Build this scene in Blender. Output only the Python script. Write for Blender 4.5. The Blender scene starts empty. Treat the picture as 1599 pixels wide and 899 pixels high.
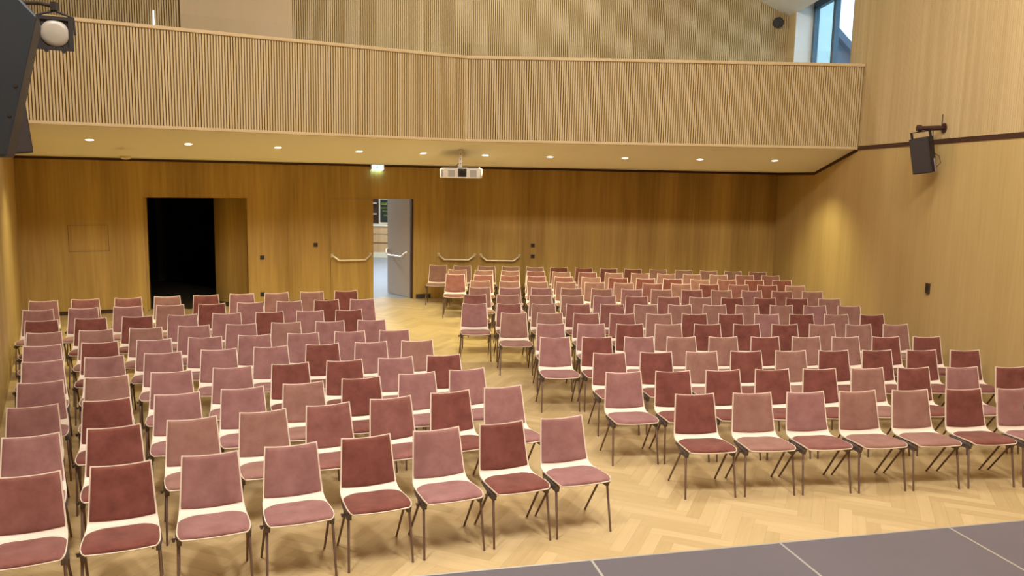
import bpy, bmesh, math, random
from mathutils import Vector, Matrix

random.seed(7)
scene = bpy.context.scene
COL = scene.collection
PI = math.pi

# ------------------------------------------------------------------ camera
cam_data = bpy.data.cameras.new('camera')
cam_data.sensor_width = 36.0
cam_data.lens = 28.55
cam_data.clip_start = 0.05
cam_data.clip_end = 300
cam = bpy.data.objects.new('camera', cam_data)
COL.objects.link(cam)
_r = Vector((0.9998, 0.002727, 0.019816))
_d = Vector((0.020003, -0.13628, -0.990468))
_f = Vector((0.0, 0.990667, -0.136308))
cm = Matrix.Identity(4)
for i in range(3):
    cm[i][0] = _r[i]
    cm[i][1] = -_d[i]
    cm[i][2] = -_f[i]
cm[2][3] = 2.857
cam.matrix_world = cm
scene.camera = cam

# ------------------------------------------------------------------ world, exposure
scene.view_settings.view_transform = 'Standard'
scene.view_settings.look = 'None'
scene.view_settings.exposure = 0.0
scene.view_settings.gamma = 1.0
scene.view_settings.use_curve_mapping = False
world = bpy.data.worlds.new('overcast_sky')
scene.world = world
world.use_nodes = True
bg = world.node_tree.nodes['Background']
bg.inputs['Color'].default_value = (0.78, 0.90, 1.0, 1)
bg.inputs['Strength'].default_value = 2.6


def area_light(name, loc, energy, size, color, rot=(0, 0, 0), size_y=None, spread=None):
    l = bpy.data.lights.new(name, 'AREA')
    l.energy = energy
    l.color = color
    l.size = size
    if size_y:
        l.shape = 'RECTANGLE'
        l.size_y = size_y
    if spread:
        l.spread = spread
    o = bpy.data.objects.new(name, l)
    COL.objects.link(o)
    o.location = loc
    o.rotation_euler = rot
    return o


# hall lamps under the high ceiling, in front of the balcony and above the stage
WARM = (1.0, 0.955, 0.87)
HALL_W = 165
FRONT_W = 270
DOWN_W = 150
for lx, ly, lz in ((-2.2, 3.0, 7.7), (0.6, 3.0, 7.8), (2.8, 3.0, 7.75)):
    area_light('hall_lamp_light', (lx, ly, lz), FRONT_W, 0.8, WARM, rot=(math.radians(40), 0, 0))
for lx, ly, lz in ((-3.6, 8.4, 9.0), (0.6, 8.4, 9.0), (3.7, 8.6, 7.5)):
    area_light('hall_lamp_light', (lx, ly, lz), HALL_W, 1.6, WARM)
area_light('foyer_daylight_area', (-3.6, 24.0, 3.05), 260, 2.0, (0.86, 0.93, 1.0), size_y=5.0)  # unseen area light standing in for the foyer's daylight
area_light('foyer_leaf_fill', (-5.0, 20.9, 2.9), 160, 0.9, (0.9, 0.95, 1.0))  # added fill, unseen, to brighten the open door leaf
area_light('balcony_fill_light', (0.5, 16.6, 8.6), 170, 5.0, WARM, size_y=1.0)  # unseen fill added to brighten the upper back wall


# ------------------------------------------------------------------ materials
def lin(c):
    c = c / 255.0
    return c / 12.92 if c <= 0.04045 else ((c + 0.055) / 1.055) ** 2.4


def rgb(r, g, b):
    return (lin(r), lin(g), lin(b), 1.0)


def new_mat(name):
    m = bpy.data.materials.new(name)
    m.use_nodes = True
    nt = m.node_tree
    return m, nt, nt.nodes['Principled BSDF']


def simple(name, col, rough=0.5, metal=0.0, noise=0.06, scale=6.0, spec=None):
    """one colour with a slight procedural variation"""
    m, nt, b = new_mat(name)
    tc = nt.nodes.new('ShaderNodeTexCoord')
    n = nt.nodes.new('ShaderNodeTexNoise')
    n.inputs['Scale'].default_value = scale
    n.inputs['Detail'].default_value = 3
    mx = nt.nodes.new('ShaderNodeMix')
    mx.data_type = 'RGBA'
    mx.inputs[6].default_value = tuple(c * (1 - noise) for c in col[:3]) + (1,)
    mx.inputs[7].default_value = tuple(min(1, c * (1 + noise)) for c in col[:3]) + (1,)
    nt.links.new(tc.outputs['Object'], n.inputs['Vector'])
    nt.links.new(n.outputs['Fac'], mx.inputs[0])
    nt.links.new(mx.outputs[2], b.inputs['Base Color'])
    b.inputs['Roughness'].default_value = rough
    b.inputs['Metallic'].default_value = metal
    if spec is not None:
        b.inputs['Specular IOR Level'].default_value = spec
    return m


def veneer(name, dark, light, band=0.9, grain=14.0, rough=0.45, spec=0.35):
    """oak veneer: tall bands that differ a little from sheet to sheet, with fine upright grain"""
    m, nt, b = new_mat(name)
    tc = nt.nodes.new('ShaderNodeTexCoord')

    def stretched(sx, sz, detail):
        mp = nt.nodes.new('ShaderNodeMapping')
        mp.inputs['Scale'].default_value = (sx, sx, sz)
        n = nt.nodes.new('ShaderNodeTexNoise')
        n.inputs['Scale'].default_value = 1.0
        n.inputs['Detail'].default_value = detail
        nt.links.new(tc.outputs['Object'], mp.inputs['Vector'])
        nt.links.new(mp.outputs['Vector'], n.inputs['Vector'])
        return n.outputs['Fac']
    a = stretched(band * 2.2, 0.10, 2.0)
    g = stretched(grain * 2, 0.9, 4.0)
    ad = nt.nodes.new('ShaderNodeMath')
    ad.operation = 'MULTIPLY_ADD'
    ad.inputs[1].default_value = 0.35
    nt.links.new(g, ad.inputs[0])
    ml = nt.nodes.new('ShaderNodeMath')
    ml.operation = 'MULTIPLY'
    ml.inputs[1].default_value = 0.65
    nt.links.new(a, ml.inputs[0])
    nt.links.new(ml.outputs[0], ad.inputs[2])
    cr = nt.nodes.new('ShaderNodeValToRGB')
    cr.color_ramp.elements[0].position = 0.32
    cr.color_ramp.elements[0].color = dark
    cr.color_ramp.elements[1].position = 0.68
    cr.color_ramp.elements[1].color = light
    nt.links.new(ad.outputs[0], cr.inputs['Fac'])
    nt.links.new(cr.outputs['Color'], b.inputs['Base Color'])
    b.inputs['Roughness'].default_value = rough
    b.inputs['Specular IOR Level'].default_value = spec
    return m


def velvet(name, dark, light):
    """brushed upholstery velvet: soft blotches where the pile lies differently"""
    m, nt, b = new_mat(name)
    tc = nt.nodes.new('ShaderNodeTexCoord')
    oi = nt.nodes.new('ShaderNodeObjectInfo')
    ml = nt.nodes.new('ShaderNodeVectorMath')
    ml.operation = 'SCALE'
    ml.inputs['Scale'].default_value = 37.0
    cmb = nt.nodes.new('ShaderNodeCombineXYZ')
    nt.links.new(oi.outputs['Random'], cmb.inputs[0])
    nt.links.new(oi.outputs['Random'], cmb.inputs[1])
    nt.links.new(cmb.outputs[0], ml.inputs[0])
    ad = nt.nodes.new('ShaderNodeVectorMath')
    nt.links.new(tc.outputs['Object'], ad.inputs[0])
    nt.links.new(ml.outputs[0], ad.inputs[1])
    n = nt.nodes.new('ShaderNodeTexNoise')
    n.inputs['Scale'].default_value = 7.0
    n.inputs['Detail'].default_value = 5
    n.inputs['Roughness'].default_value = 0.62
    nt.links.new(ad.outputs[0], n.inputs['Vector'])
    cr = nt.nodes.new('ShaderNodeValToRGB')
    cr.color_ramp.elements[0].position = 0.34
    cr.color_ramp.elements[0].color = dark
    cr.color_ramp.elements[1].position = 0.66
    cr.color_ramp.elements[1].color = light
    nt.links.new(n.outputs['Fac'], cr.inputs['Fac'])
    nt.links.new(cr.outputs['Color'], b.inputs['Base Color'])
    b.inputs['Roughness'].default_value = 0.85
    b.inputs['Specular IOR Level'].default_value = 0.15
    b.inputs['Sheen Weight'].default_value = 0.25
    b.inputs['Sheen Roughness'].default_value = 0.4
    return m


def glow(name, col, strength):
    m, nt, b = new_mat(name)
    b.inputs['Base Color'].default_value = col
    b.inputs['Emission Color'].default_value = col
    b.inputs['Emission Strength'].default_value = strength
    return m


def glass_mat(name, tint, rough=0.0):
    m = bpy.data.materials.new(name)
    m.use_nodes = True
    nt = m.node_tree
    nt.nodes.clear()
    out = nt.nodes.new('ShaderNodeOutputMaterial')
    tr = nt.nodes.new('ShaderNodeBsdfTransparent')
    tr.inputs['Color'].default_value = tint
    gl = nt.nodes.new('ShaderNodeBsdfGlossy')
    gl.inputs['Roughness'].default_value = rough
    lw = nt.nodes.new('ShaderNodeLayerWeight')
    lw.inputs['Blend'].default_value = 0.5
    pw = nt.nodes.new('ShaderNodeMath')
    pw.operation = 'POWER'
    pw.inputs[1].default_value = 5.0
    nt.links.new(lw.outputs['Facing'], pw.inputs[0])
    fr = nt.nodes.new('ShaderNodeMath')
    fr.operation = 'MULTIPLY_ADD'
    fr.inputs[1].default_value = 0.5
    fr.inputs[2].default_value = 0.03
    nt.links.new(pw.outputs[0], fr.inputs[0])
    mx = nt.nodes.new('ShaderNodeMixShader')
    nt.links.new(fr.outputs[0], mx.inputs[0])
    nt.links.new(tr.outputs[0], mx.inputs[1])
    nt.links.new(gl.outputs[0], mx.inputs[2])
    nt.links.new(mx.outputs[0], out.inputs['Surface'])
    return m


M = {}
M['oak'] = veneer('oak_veneer', rgb(182, 154, 100), rgb(202, 176, 121), band=0.7, grain=9)
M['oak_warm_lit'] = veneer('oak_veneer_warm_lit', rgb(154, 121, 62), rgb(202, 168, 96), band=0.8, grain=9)  # warm golden light under the balcony is put into this oak
M['oak_plain'] = veneer('oak_veneer_plain', rgb(200, 174, 136), rgb(208, 182, 146), band=0.5)
M['slat'] = veneer('oak_slat', rgb(187, 162, 115), rgb(210, 186, 141), band=4.0, grain=20, rough=0.55)
M['slat_back'] = simple('slat_backing_felt', rgb(104, 75, 40), 0.9)
M['rail'] = veneer('oak_rail', rgb(200, 174, 130), rgb(212, 188, 146), band=0.6)
M['soffit'] = simple('soffit_paint', rgb(244, 242, 226), 0.8, noise=0.015, scale=1.5)
M['white_paint'] = simple('white_paint', rgb(226, 222, 216), 0.85, noise=0.01)
M['dark_trim'] = simple('dark_bronze_trim', rgb(66, 38, 26), 0.6)
M['shell'] = simple('white_chair_plastic', rgb(232, 216, 200), 0.42, noise=0.015)
M['leg'] = simple('dark_brown_steel', rgb(112, 88, 78), 0.45, metal=0.3)
M['bracket'] = simple('dark_grey_plastic', rgb(88, 76, 74), 0.5)
VEL = {
    'D': velvet('velvet_russet', rgb(110, 63, 56), rgb(132, 79, 71)),
    'R': velvet('velvet_rose_brown', rgb(126, 80, 74), rgb(144, 96, 90)),
    'M': velvet('velvet_mauve', rgb(140, 98, 96), rgb(158, 115, 113)),
    'T': velvet('velvet_tan_pink', rgb(140, 101, 91), rgb(156, 116, 106)),
}
M['deck'] = simple('stage_phenolic_grey', rgb(92, 85, 92), 0.5, noise=0.1, scale=3.0)
M['alu'] = simple('aluminium', rgb(200, 196, 192), 0.35, metal=0.7, noise=0.03)
M['chrome'] = simple('brushed_steel', rgb(236, 226, 206), 0.38, metal=0.75, noise=0.03)
M['black'] = simple('black_matt', rgb(38, 32, 32), 0.55)
M['black_blue'] = simple('black_speaker_paint', rgb(30, 38, 48), 0.5)
M['grille'] = simple('speaker_grille', rgb(52, 44, 44), 0.7, noise=0.25, scale=180)
M['dark_room'] = simple('unlit_room_black', rgb(14, 11, 14), 0.9)  # near-black carries the darkness of the unlit room
M['socket'] = simple('dark_socket', rgb(62, 44, 32), 0.5)
M['proj_white'] = simple('projector_white', rgb(228, 222, 214), 0.5, noise=0.01)
M['vent_grey'] = simple('vent_grey', rgb(170, 164, 158), 0.6, noise=0.2, scale=90)
M['lens_black'] = simple('lens_glass_dark', rgb(40, 30, 34), 0.08, spec=0.8)
M['lens_white'] = simple('frosted_lens', rgb(158, 148, 136), 0.35, noise=0.05)
M['foyer_floor'] = simple('foyer_floor_grey', rgb(150, 158, 166), 0.35, noise=0.04)
M['foyer_wood'] = veneer('foyer_counter_wood', rgb(190, 150, 104), rgb(214, 178, 128))
M['grey_leaf'] = simple('grey_beige_leaf', rgb(196, 184, 174), 0.5, noise=0.02)  # even grey-beige for the open leaf of the foyer door
M['cream'] = simple('cream_edge', rgb(232, 220, 190), 0.6)
M['board'] = simple('blackboard', rgb(40, 44, 34), 0.8, noise=0.15)
M['chalk'] = simple('green_chalk', rgb(176, 196, 60), 0.9, noise=0.15)
M['frame_alu'] = simple('window_frame_grey', rgb(74, 96, 112), 0.45, metal=0.2)
M['roof'] = simple('slate_roof', rgb(92, 104, 122), 0.8, noise=0.12, scale=2)
M['facade'] = simple('pale_facade', rgb(104, 116, 136), 0.9)
M['pane'] = glass_mat('window_glass', (0.80, 0.93, 0.98, 1))
M['rail_glass'] = glass_mat('balustrade_glass', (0.985, 0.99, 0.985, 1))
M['downlight'] = glow('downlight_glow', (1.0, 0.86, 0.62, 1), 3.5)
M['exit_white'] = glow('exit_sign_white', (0.80, 1.0, 0.95, 1), 1.3)
M['exit_wall_glow'] = glow('exit_sign_wall_glow', (0.45, 0.92, 1.0, 1), 14.0)
M['exit_green'] = glow('exit_sign_green', (0.03, 0.50, 0.34, 1), 0.9)
M['strip_glow'] = glow('strip_glow', (0.86, 0.93, 1.0, 1), 5.0)


# ------------------------------------------------------------------ mesh helpers
class Frame:
    """a wall-aligned frame: s runs along the wall, n runs out of the room, z is up"""

    def __init__(self, o, sdir, ndir):
        self.o, self.s, self.n = Vector(o), Vector(sdir).normalized(), Vector(ndir).normalized()

    def __call__(self, s, n, z):
        return self.o + self.s * s + self.n * n + Vector((0, 0, z))


WORLD = Frame((0, 0, 0), (1, 0, 0), (0, 1, 0))


class MB:
    def __init__(self):
        self.bm = bmesh.new()

    def hexa(self, pts):
        v = [self.bm.verts.new(p) for p in pts]
        for q in ((0, 1, 2, 3), (7, 6, 5, 4), (0, 4, 5, 1), (1, 5, 6, 2), (2, 6, 7, 3), (3, 7, 4, 0)):
            self.bm.faces.new([v[i] for i in q])
        return self

    def box(self, x0, x1, y0, y1, z0, z1, fr=WORLD):
        self.hexa([fr(x0, y0, z0), fr(x1, y0, z0), fr(x1, y1, z0), fr(x0, y1, z0),
                   fr(x0, y0, z1), fr(x1, y0, z1), fr(x1, y1, z1), fr(x0, y1, z1)])
        return self

    def prism(self, poly, z0, z1):
        """poly: list of xy; z0, z1 numbers or per-vertex lists"""
        n = len(poly)
        za = z0 if isinstance(z0, (list, tuple)) else [z0] * n
        zb = z1 if isinstance(z1, (list, tuple)) else [z1] * n
        a = [self.bm.verts.new((p[0], p[1], za[i])) for i, p in enumerate(poly)]
        b = [self.bm.verts.new((p[0], p[1], zb[i])) for i, p in enumerate(poly)]
        self.bm.faces.new(a[::-1])
        self.bm.faces.new(b)
        for i in range(n):
            j = (i + 1) % n
            self.bm.faces.new((a[i], a[j], b[j], b[i]))
        return self

    def tube(self, path, r, seg=10, closed_ends=True):
        path = [Vector(p) for p in path]
        rs = r if isinstance(r, (list, tuple)) else [r] * len(path)
        rings = []
        up = None
        for i, p in enumerate(path):
            if i == 0:
                t = path[1] - path[0]
            elif i == len(path) - 1:
                t = path[-1] - path[-2]
            else:
                t = (path[i + 1] - p).normalized() + (p - path[i - 1]).normalized()
            t.normalize()
            if up is None:
                ref = Vector((0, 0, 1)) if abs(t.z) < 0.9 else Vector((1, 0, 0))
                up = t.cross(ref).normalized()
            u = (up - t * up.dot(t)).normalized()
            up = u
            w = t.cross(u)
            rings.append([self.bm.verts.new(p + (u * math.cos(2 * PI * k / seg) + w * math.sin(2 * PI * k / seg)) * rs[i]) for k in range(seg)])
        for a, b in zip(rings, rings[1:]):
            for k in range(seg):
                self.bm.faces.new((a[k], a[(k + 1) % seg], b[(k + 1) % seg], b[k]))
        if closed_ends:
            self.bm.faces.new(rings[0][::-1])
            self.bm.faces.new(rings[-1])
        return self

    def disc_stack(self, o, axis, prof, seg=24, caps=True):
        """turned body: prof is a list of (distance along axis, radius)"""
        axis = Vector(axis).normalized()
        o = Vector(o)
        ref = Vector((0, 0, 1)) if abs(axis.z) < 0.9 else Vector((1, 0, 0))
        u = axis.cross(ref).normalized()
        w = axis.cross(u)
        rings = []
        for d, r in prof:
            r = max(1e-4, r)
            rings.append([self.bm.verts.new(o + axis * d + (u * math.cos(2 * PI * k / seg) + w * math.sin(2 * PI * k / seg)) * r) for k in range(seg)])
        for p, q in zip(rings, rings[1:]):
            for k in range(seg):
                self.bm.faces.new((p[k], p[(k + 1) % seg], q[(k + 1) % seg], q[k]))
        if caps:
            self.bm.faces.new(rings[0][::-1])
            self.bm.faces.new(rings[-1])
        return self

    def build(self, name, mat, parent=None, loc=None, smooth=False, bevel=0.0, angle=40):
        bm = self.bm
        bmesh.ops.recalc_face_normals(bm, faces=bm.faces)
        if bevel:
            es = [e for e in bm.edges if len(e.link_faces) == 2 and e.calc_face_angle(0) > 0.5]
            bmesh.ops.bevel(bm, geom=es, offset=bevel, segments=2, affect='EDGES', profile=0.5, clamp_overlap=True)
        me = bpy.data.meshes.new(name)
        bm.to_mesh(me)
        bm.free()
        me.materials.append(mat)
        if smooth:
            for p in me.polygons:
                p.use_smooth = True
            me.set_sharp_from_angle(angle=math.radians(angle))
        o = bpy.data.objects.new(name, me)
        COL.objects.link(o)
        if parent:
            o.parent = parent
        if loc:
            o.location = loc
        return o


def put(o, label=None, cat=None, group=None, kind=None):
    if label:
        o['label'] = label
    if cat:
        o['category'] = cat
    if group:
        o['group'] = group
    if kind:
        o['kind'] = kind
    return o


def empty(name, loc, rz=0.0):
    o = bpy.data.objects.new(name, None)
    o.empty_display_size = 0.1
    COL.objects.link(o)
    o.location = loc
    o.rotation_euler = (0, 0, rz)
    return o


def struct(o, label=None, cat=None):
    o['kind'] = 'structure'
    if label:
        o['label'] = label
    if cat:
        o['category'] = cat
    return o


def world_child(o, root):
    """parent a mesh that was built in world coordinates"""
    o.parent = root
    o.matrix_parent_inverse = Matrix.Translation(root.location).inverted() if root.rotation_euler.z == 0 else root.matrix_basis.inverted()
    return o


# ------------------------------------------------------------------ plan of the room
BEND = Vector((-1.9, 18.81, 0))
LW = Frame(BEND, (-1, -0.475, 0), (-0.475, 1, 0))       # back wall, the part that swings forward (s runs from the bend)
BW = Frame(BEND, (1, 0, 0), (0, 1, 0))                   # back wall, straight part
LC = Vector((-9.33, 15.28, 0))                           # corner of back wall and left wall
LEN_L = (LC - BEND).length
XR = 6.06                                                # right wall
LK = Vector((-3.0, 4.0, 0))                              # left wall turns here
SW = Frame(LC, (LK - LC), Vector((-(LK - LC).y, (LK - LC).x, 0)) * -1)
LEN_S = (LK - LC).length
DOOR_H = 2.325
TOPZ = 10.6
WT = 0.16

# floor: herringbone oak blocks, each its own face with its own tone and grain direction
def herringbone():
    bm = bmesh.new()
    uvl = bm.loops.layers.uv.new('UVMap')
    cl = bm.loops.layers.float_color.new('tone')
    Lb, Wb = 0.66, 0.11
    k = int(round(Lb / Wb))
    ca, sa = math.cos(math.radians(68)), math.sin(math.radians(68))
    poly = [(-9.33, 15.28), (-1.9, 18.81), (6.06, 18.81), (6.06, -3.0), (-3.0, -3.0), (-3.0, 4.0)]

    def inside(x, y):
        c = False
        n = len(poly)
        for i in range(n):
            x0, y0 = poly[i]
            x1, y1 = poly[(i + 1) % n]
            if (y0 > y) != (y1 > y) and x < (x1 - x0) * (y - y0) / (y1 - y0) + x0:
                c = not c
        return c
    # brick cells of the herringbone on a unit grid of side Wb
    R = 150
    ox, oy = -1.0, 8.0
    g = 0.0006
    done = 0
    for j in range(-R, R):
        for i in range(-R, R):
            m = (i - j) % (2 * k)
            if m == 0:       # a horizontal block starts here
                x0, y0, x1, y1, hz = i, j, i + k, j + 1, True
            elif m == 2 * k - 1:   # a vertical block starts here
                x0, y0, x1, y1, hz = i, j, i + 1, j + k, False
            else:
                continue
            cx, cy = (x0 + x1) / 2 * Wb, (y0 + y1) / 2 * Wb
            wx, wy = ox + cx * ca - cy * sa, oy + cx * sa + cy * ca
            if not (-10.2 < wx < 6.6 and -3.4 < wy < 19.3):
                continue
            a0, b0, a1, b1 = x0 * Wb + g, y0 * Wb + g, x1 * Wb - g, y1 * Wb - g
            cs = [(a0, b0), (a1, b0), (a1, b1), (a0, b1)]
            vs = [(ox + a * ca - b * sa, oy + a * sa + b * ca) for a, b in cs]
            if not any(inside(*q) for q in vs):
                continue
            f = bm.faces.new([bm.verts.new((q[0], q[1], 0.0)) for q in vs])
            t = random.random()
            ru, rv = random.random() * 50, random.random() * 50
            for lp, (a, b) in zip(f.loops, cs):
                uu, vv = (a, b) if hz else (b, a)
                lp[uvl].uv = (uu + ru, vv + rv)
                lp[cl] = (t, t, t, 1)
            done += 1
    me = bpy.data.meshes.new('floor')
    bm.to_mesh(me)
    bm.free()
    m, nt, b = new_mat('oak_herringbone')
    at = nt.nodes.new('ShaderNodeAttribute')
    at.attribute_name = 'tone'
    uv = nt.nodes.new('ShaderNodeUVMap')
    uv.uv_map = 'UVMap'
    mp = nt.nodes.new('ShaderNodeMapping')
    mp.inputs['Scale'].default_value = (2.2, 26, 1)
    n = nt.nodes.new('ShaderNodeTexNoise')
    n.inputs['Scale'].default_value = 1.0
    n.inputs['Detail'].default_value = 4
    nt.links.new(uv.outputs[0], mp.inputs['Vector'])
    nt.links.new(mp.outputs[0], n.inputs['Vector'])
    ma = nt.nodes.new('ShaderNodeMath')
    ma.operation = 'MULTIPLY_ADD'
    ma.inputs[1].default_value = 0.55
    sep = nt.nodes.new('ShaderNodeMath')
    sep.operation = 'MULTIPLY'
    sep.inputs[1].default_value = 0.55
    nt.links.new(at.outputs['Fac'], sep.inputs[0])
    nt.links.new(n.outputs['Fac'], ma.inputs[0])
    nt.links.new(sep.outputs[0], ma.inputs[2])
    cr = nt.nodes.new('ShaderNodeValToRGB')
    e = cr.color_ramp.elements
    e[0].position, e[0].color = 0.15, rgb(*FLOOR_DARK)
    e[1].position, e[1].color = 0.85, rgb(*FLOOR_LIGHT)
    nt.links.new(ma.outputs[0], cr.inputs['Fac'])
    nt.links.new(cr.outputs['Color'], b.inputs['Base Color'])
    b.inputs['Roughness'].default_value = 0.42
    b.inputs['Specular IOR Level'].default_value = 0.35
    me.materials.append(m)
    o = bpy.data.objects.new('floor', me)
    COL.objects.link(o)
    return struct(o, 'pale oak floor laid in a herringbone pattern', 'floor')


FLOOR_DARK, FLOOR_LIGHT = (184, 158, 113), (207, 182, 137)
herringbone()
sub = MB()
sub.prism([(-9.6, 15.3), (-1.9, 18.95), (6.3, 18.95), (6.3, -3.2), (-3.2, -3.2), (-3.2, 4.0)], -0.12, -0.004)
struct(sub.build('floor_base', simple('floor_joint', rgb(166, 134, 92), 0.8)), 'dark joints between the oak floor blocks', 'floor')

# lower and upper back wall with two door openings in the swung part
b = MB()
Z1 = 3.09
D1A, D1B = 4.05, 6.08      # dark doorway
D2A, D2B = 0.40, 2.37      # double door to the foyer
b.box(-0.02, D2A, 0, WT, 0, Z1, LW)
b.box(D2B, D1A, 0, WT, 0, Z1, LW)
b.box(D1B, LEN_L + .1, 0, WT, 0, Z1, LW)
b.box(D2A, D2B, 0, WT, DOOR_H, Z1, LW)
b.box(D1A, D1B, 0, WT, DOOR_H, Z1, LW)
b.box(0, XR + 1.9, 0, WT, 0, Z1, BW)
struct(b.build('wall_back', M['oak_warm_lit']), 'oak veneered wall under the balcony, bent in plan', 'wall')

# upper back wall: dark backing, upright slats, one plain panel
b = MB()
b.box(-0.02, LEN_L + .1, 0.03, WT, 3.5, TOPZ, LW)
b.box(0, XR + 1.9, 0.03, WT, 3.5, TOPZ, BW)
struct(b.build('wall_back_upper', M['slat_back']), 'wall behind the balcony seen through its slats', 'wall')
b = MB()
PA, PB = 3.08, 5.25
s = 0.004
while s < LEN_L:
    if not (PA - 0.03 < s < PB):
        b.box(s, s + 0.029, 0.0, 0.03, 3.9, 8.6, LW)
    s += 0.044
s = 0.004
while s < XR + 1.9 - 0.03:
    b.box(s, s + 0.029, 0.0, 0.03, 3.9, 8.6, BW)
    s += 0.044
struct(b.build('wall_back_slats', M['slat']), 'upright oak slats on the upper back wall', 'wall')
b = MB()
b.box(PA, PB, 0.0, 0.03, 3.9, 8.6, LW)
struct(b.build('wall_back_panel', M['oak_plain']), 'smooth oak panel between slats on the upper back wall', 'wall')

# right wall: veneer below the dark line, fine slats above it, window recess over the balcony
RW = Frame((XR, 0, 0), (0, 1, 0), (1, 0, 0))
WINA, WINB = 15.2, 18.32
b = MB()
b.box(-3.0, 18.95, 0, WT, 0, 3.47, RW)
struct(b.build('wall_right', M['oak']), 'oak veneered side wall below the dark trim line', 'wall')
b = MB()
b.box(-3.0, WINA, 0.014, 0.30, 3.47, TOPZ, RW)
b.box(WINB, 18.95, 0.014, 0.30, 3.47, TOPZ, RW)
b.box(WINA, WINB, 0.014, 0.30, 3.47, 4.2, RW)
b.box(WINA, WINB, 0.0, 0.30, 6.72, TOPZ, RW)
struct(b.build('wall_right_upper', simple('slat_backing_oak', rgb(150, 108, 66), 0.8)), 'upper side wall behind its fine slats', 'wall')
b = MB()
s = -3.0
while s < WINA - 0.03:
    b.box(s, s + 0.040, 0, 0.014, 3.47, 8.0, RW)
    s += 0.047
b.box(WINA - 0.03, WINA, 0, 0.03, 3.47, 8.0, RW)
s = WINB
while s < 18.80:
    b.box(s, s + 0.040, 0, 0.014, 3.47, 8.0, RW)
    s += 0.047
struct(b.build('wall_right_slats', M['slat']), 'fine upright oak slats on the upper side wall', 'wall')
b = MB()
b.box(WINB - 0.03, WINB + 0.05, 0.002, 0.46, 4.0, 6.72, RW)
struct(b.build('wall_right_reveal', M['white_paint']), 'white reveal beside the high window', 'wall')

# window 1: tall grey framed glazing set back in the recess
wn = struct(empty('window_1', (XR + 0.42, 16.0, 4.1)), 'high grey framed window beside the balcony', 'window')
WX = XR + 0.42
b = MB()
for y0, y1 in ((12.6, 12.68), (18.19, 18.29), (17.04, 17.17), (15.0, 15.1)):
    b.box(WX - 0.05, WX + 0.05, y0, y1, 4.1, 6.62)
b.box(WX - 0.05, WX + 0.05, 12.6, 18.32, 6.56, 6.72)
b.box(WX - 0.05, WX + 0.05, 12.6, 18.32, 4.02, 4.12)
world_child(b.build('window_frame', M['frame_alu']), wn)
for y0, y1 in ((12.68, 15.0), (15.1, 17.04), (17.17, 18.19)):
    b = MB()
    b.box(WX - 0.006, WX + 0.006, y0, y1, 4.12, 6.56)
    world_child(b.build('window_pane', M['pane']), wn)
b = MB()
b.box(XR + 0.0, WX + 0.1, WINA - 2.6, 18.95, 6.72, 6.8)
b.box(XR + 0.30, WX + 0.1, WINA - 2.7, WINA - 2.55, 4.0, 6.72)
b.box(XR + 0.30, WX + 0.1, WINA - 2.6, 18.95, 3.9, 4.02)
struct(b.build('trim_window', M['white_paint']), 'white lining of the window recess', 'trim')

# left wall, wall behind the stage, ceiling
b = MB()
b.box(-0.1, LEN_S, 0, WT, 0, TOPZ, SW)
b.box(LK.x - WT, LK.x, -3.0, LK.y, 0, TOPZ)
struct(b.build('wall_left', M['oak']), 'oak veneered wall beside the chairs before the dark doorway', 'wall')
b = MB()
b.box(LK.x - WT, XR + .3, -3.2, -3.0, 0, TOPZ)
struct(b.build('wall_front', M['oak_plain']))
b = MB()
ZR = 6.50
RX = -1.0
ZC = ZR + 0.5 * (XR - RX)
for (xa, za, xb, zb) in ((XR + 0.02, ZR, RX, ZC), (RX, ZC, -10.2, ZC - 0.5 * 9.2)):
    b.hexa([Vector((xa, -3.2, za)), Vector((xb, -3.2, zb)), Vector((xb, 19.0, zb)), Vector((xa, 19.0, za)),
            Vector((xa, -3.2, za + .15)), Vector((xb, -3.2, zb + .15)), Vector((xb, 19.0, zb + .15)), Vector((xa, 19.0, za + .15))])
struct(b.build('ceiling', M['white_paint']), 'white sloping ceiling above the balcony', 'ceiling')

# balcony: soffit slopes down from the front to a fold, then runs flat to the wall
FL_, FB_, FR_ = (-7.02, 11.15), (-0.87, 14.53), (XR, 14.55)
KL_, KB_, KR_ = (-8.0, 12.91), (-1.35, 16.57), (XR, 16.57)
WL_, WB_, WR_ = (LC.x, LC.y), (-1.9, 18.81), (XR, 18.81)
ZF, ZK = 3.47, 3.055
b = MB()
for (f0, f1, k0, k1, w0, w1) in ((FL_, FB_, KL_, KB_, WL_, WB_), (FB_, FR_, KB_, KR_, WB_, WR_)):
    b.prism([f0, f1, k1, k0], [ZF, ZF, ZK, ZK], [ZF + .012, ZF + .012, 4.0, 4.0])
    b.prism([k0, k1, w1, w0], ZK, 4.0)
struct(b.build('balcony_ceiling', M['soffit']), 'cream sloping underside of the balcony', 'balcony')


def offs(p, q, d):
    v = Vector((q[0] - p[0], q[1] - p[1], 0)).normalized()
    return Frame((p[0], p[1], 0), v, (-v.y, v.x, 0)), (Vector(q) - Vector(p)).length


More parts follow.
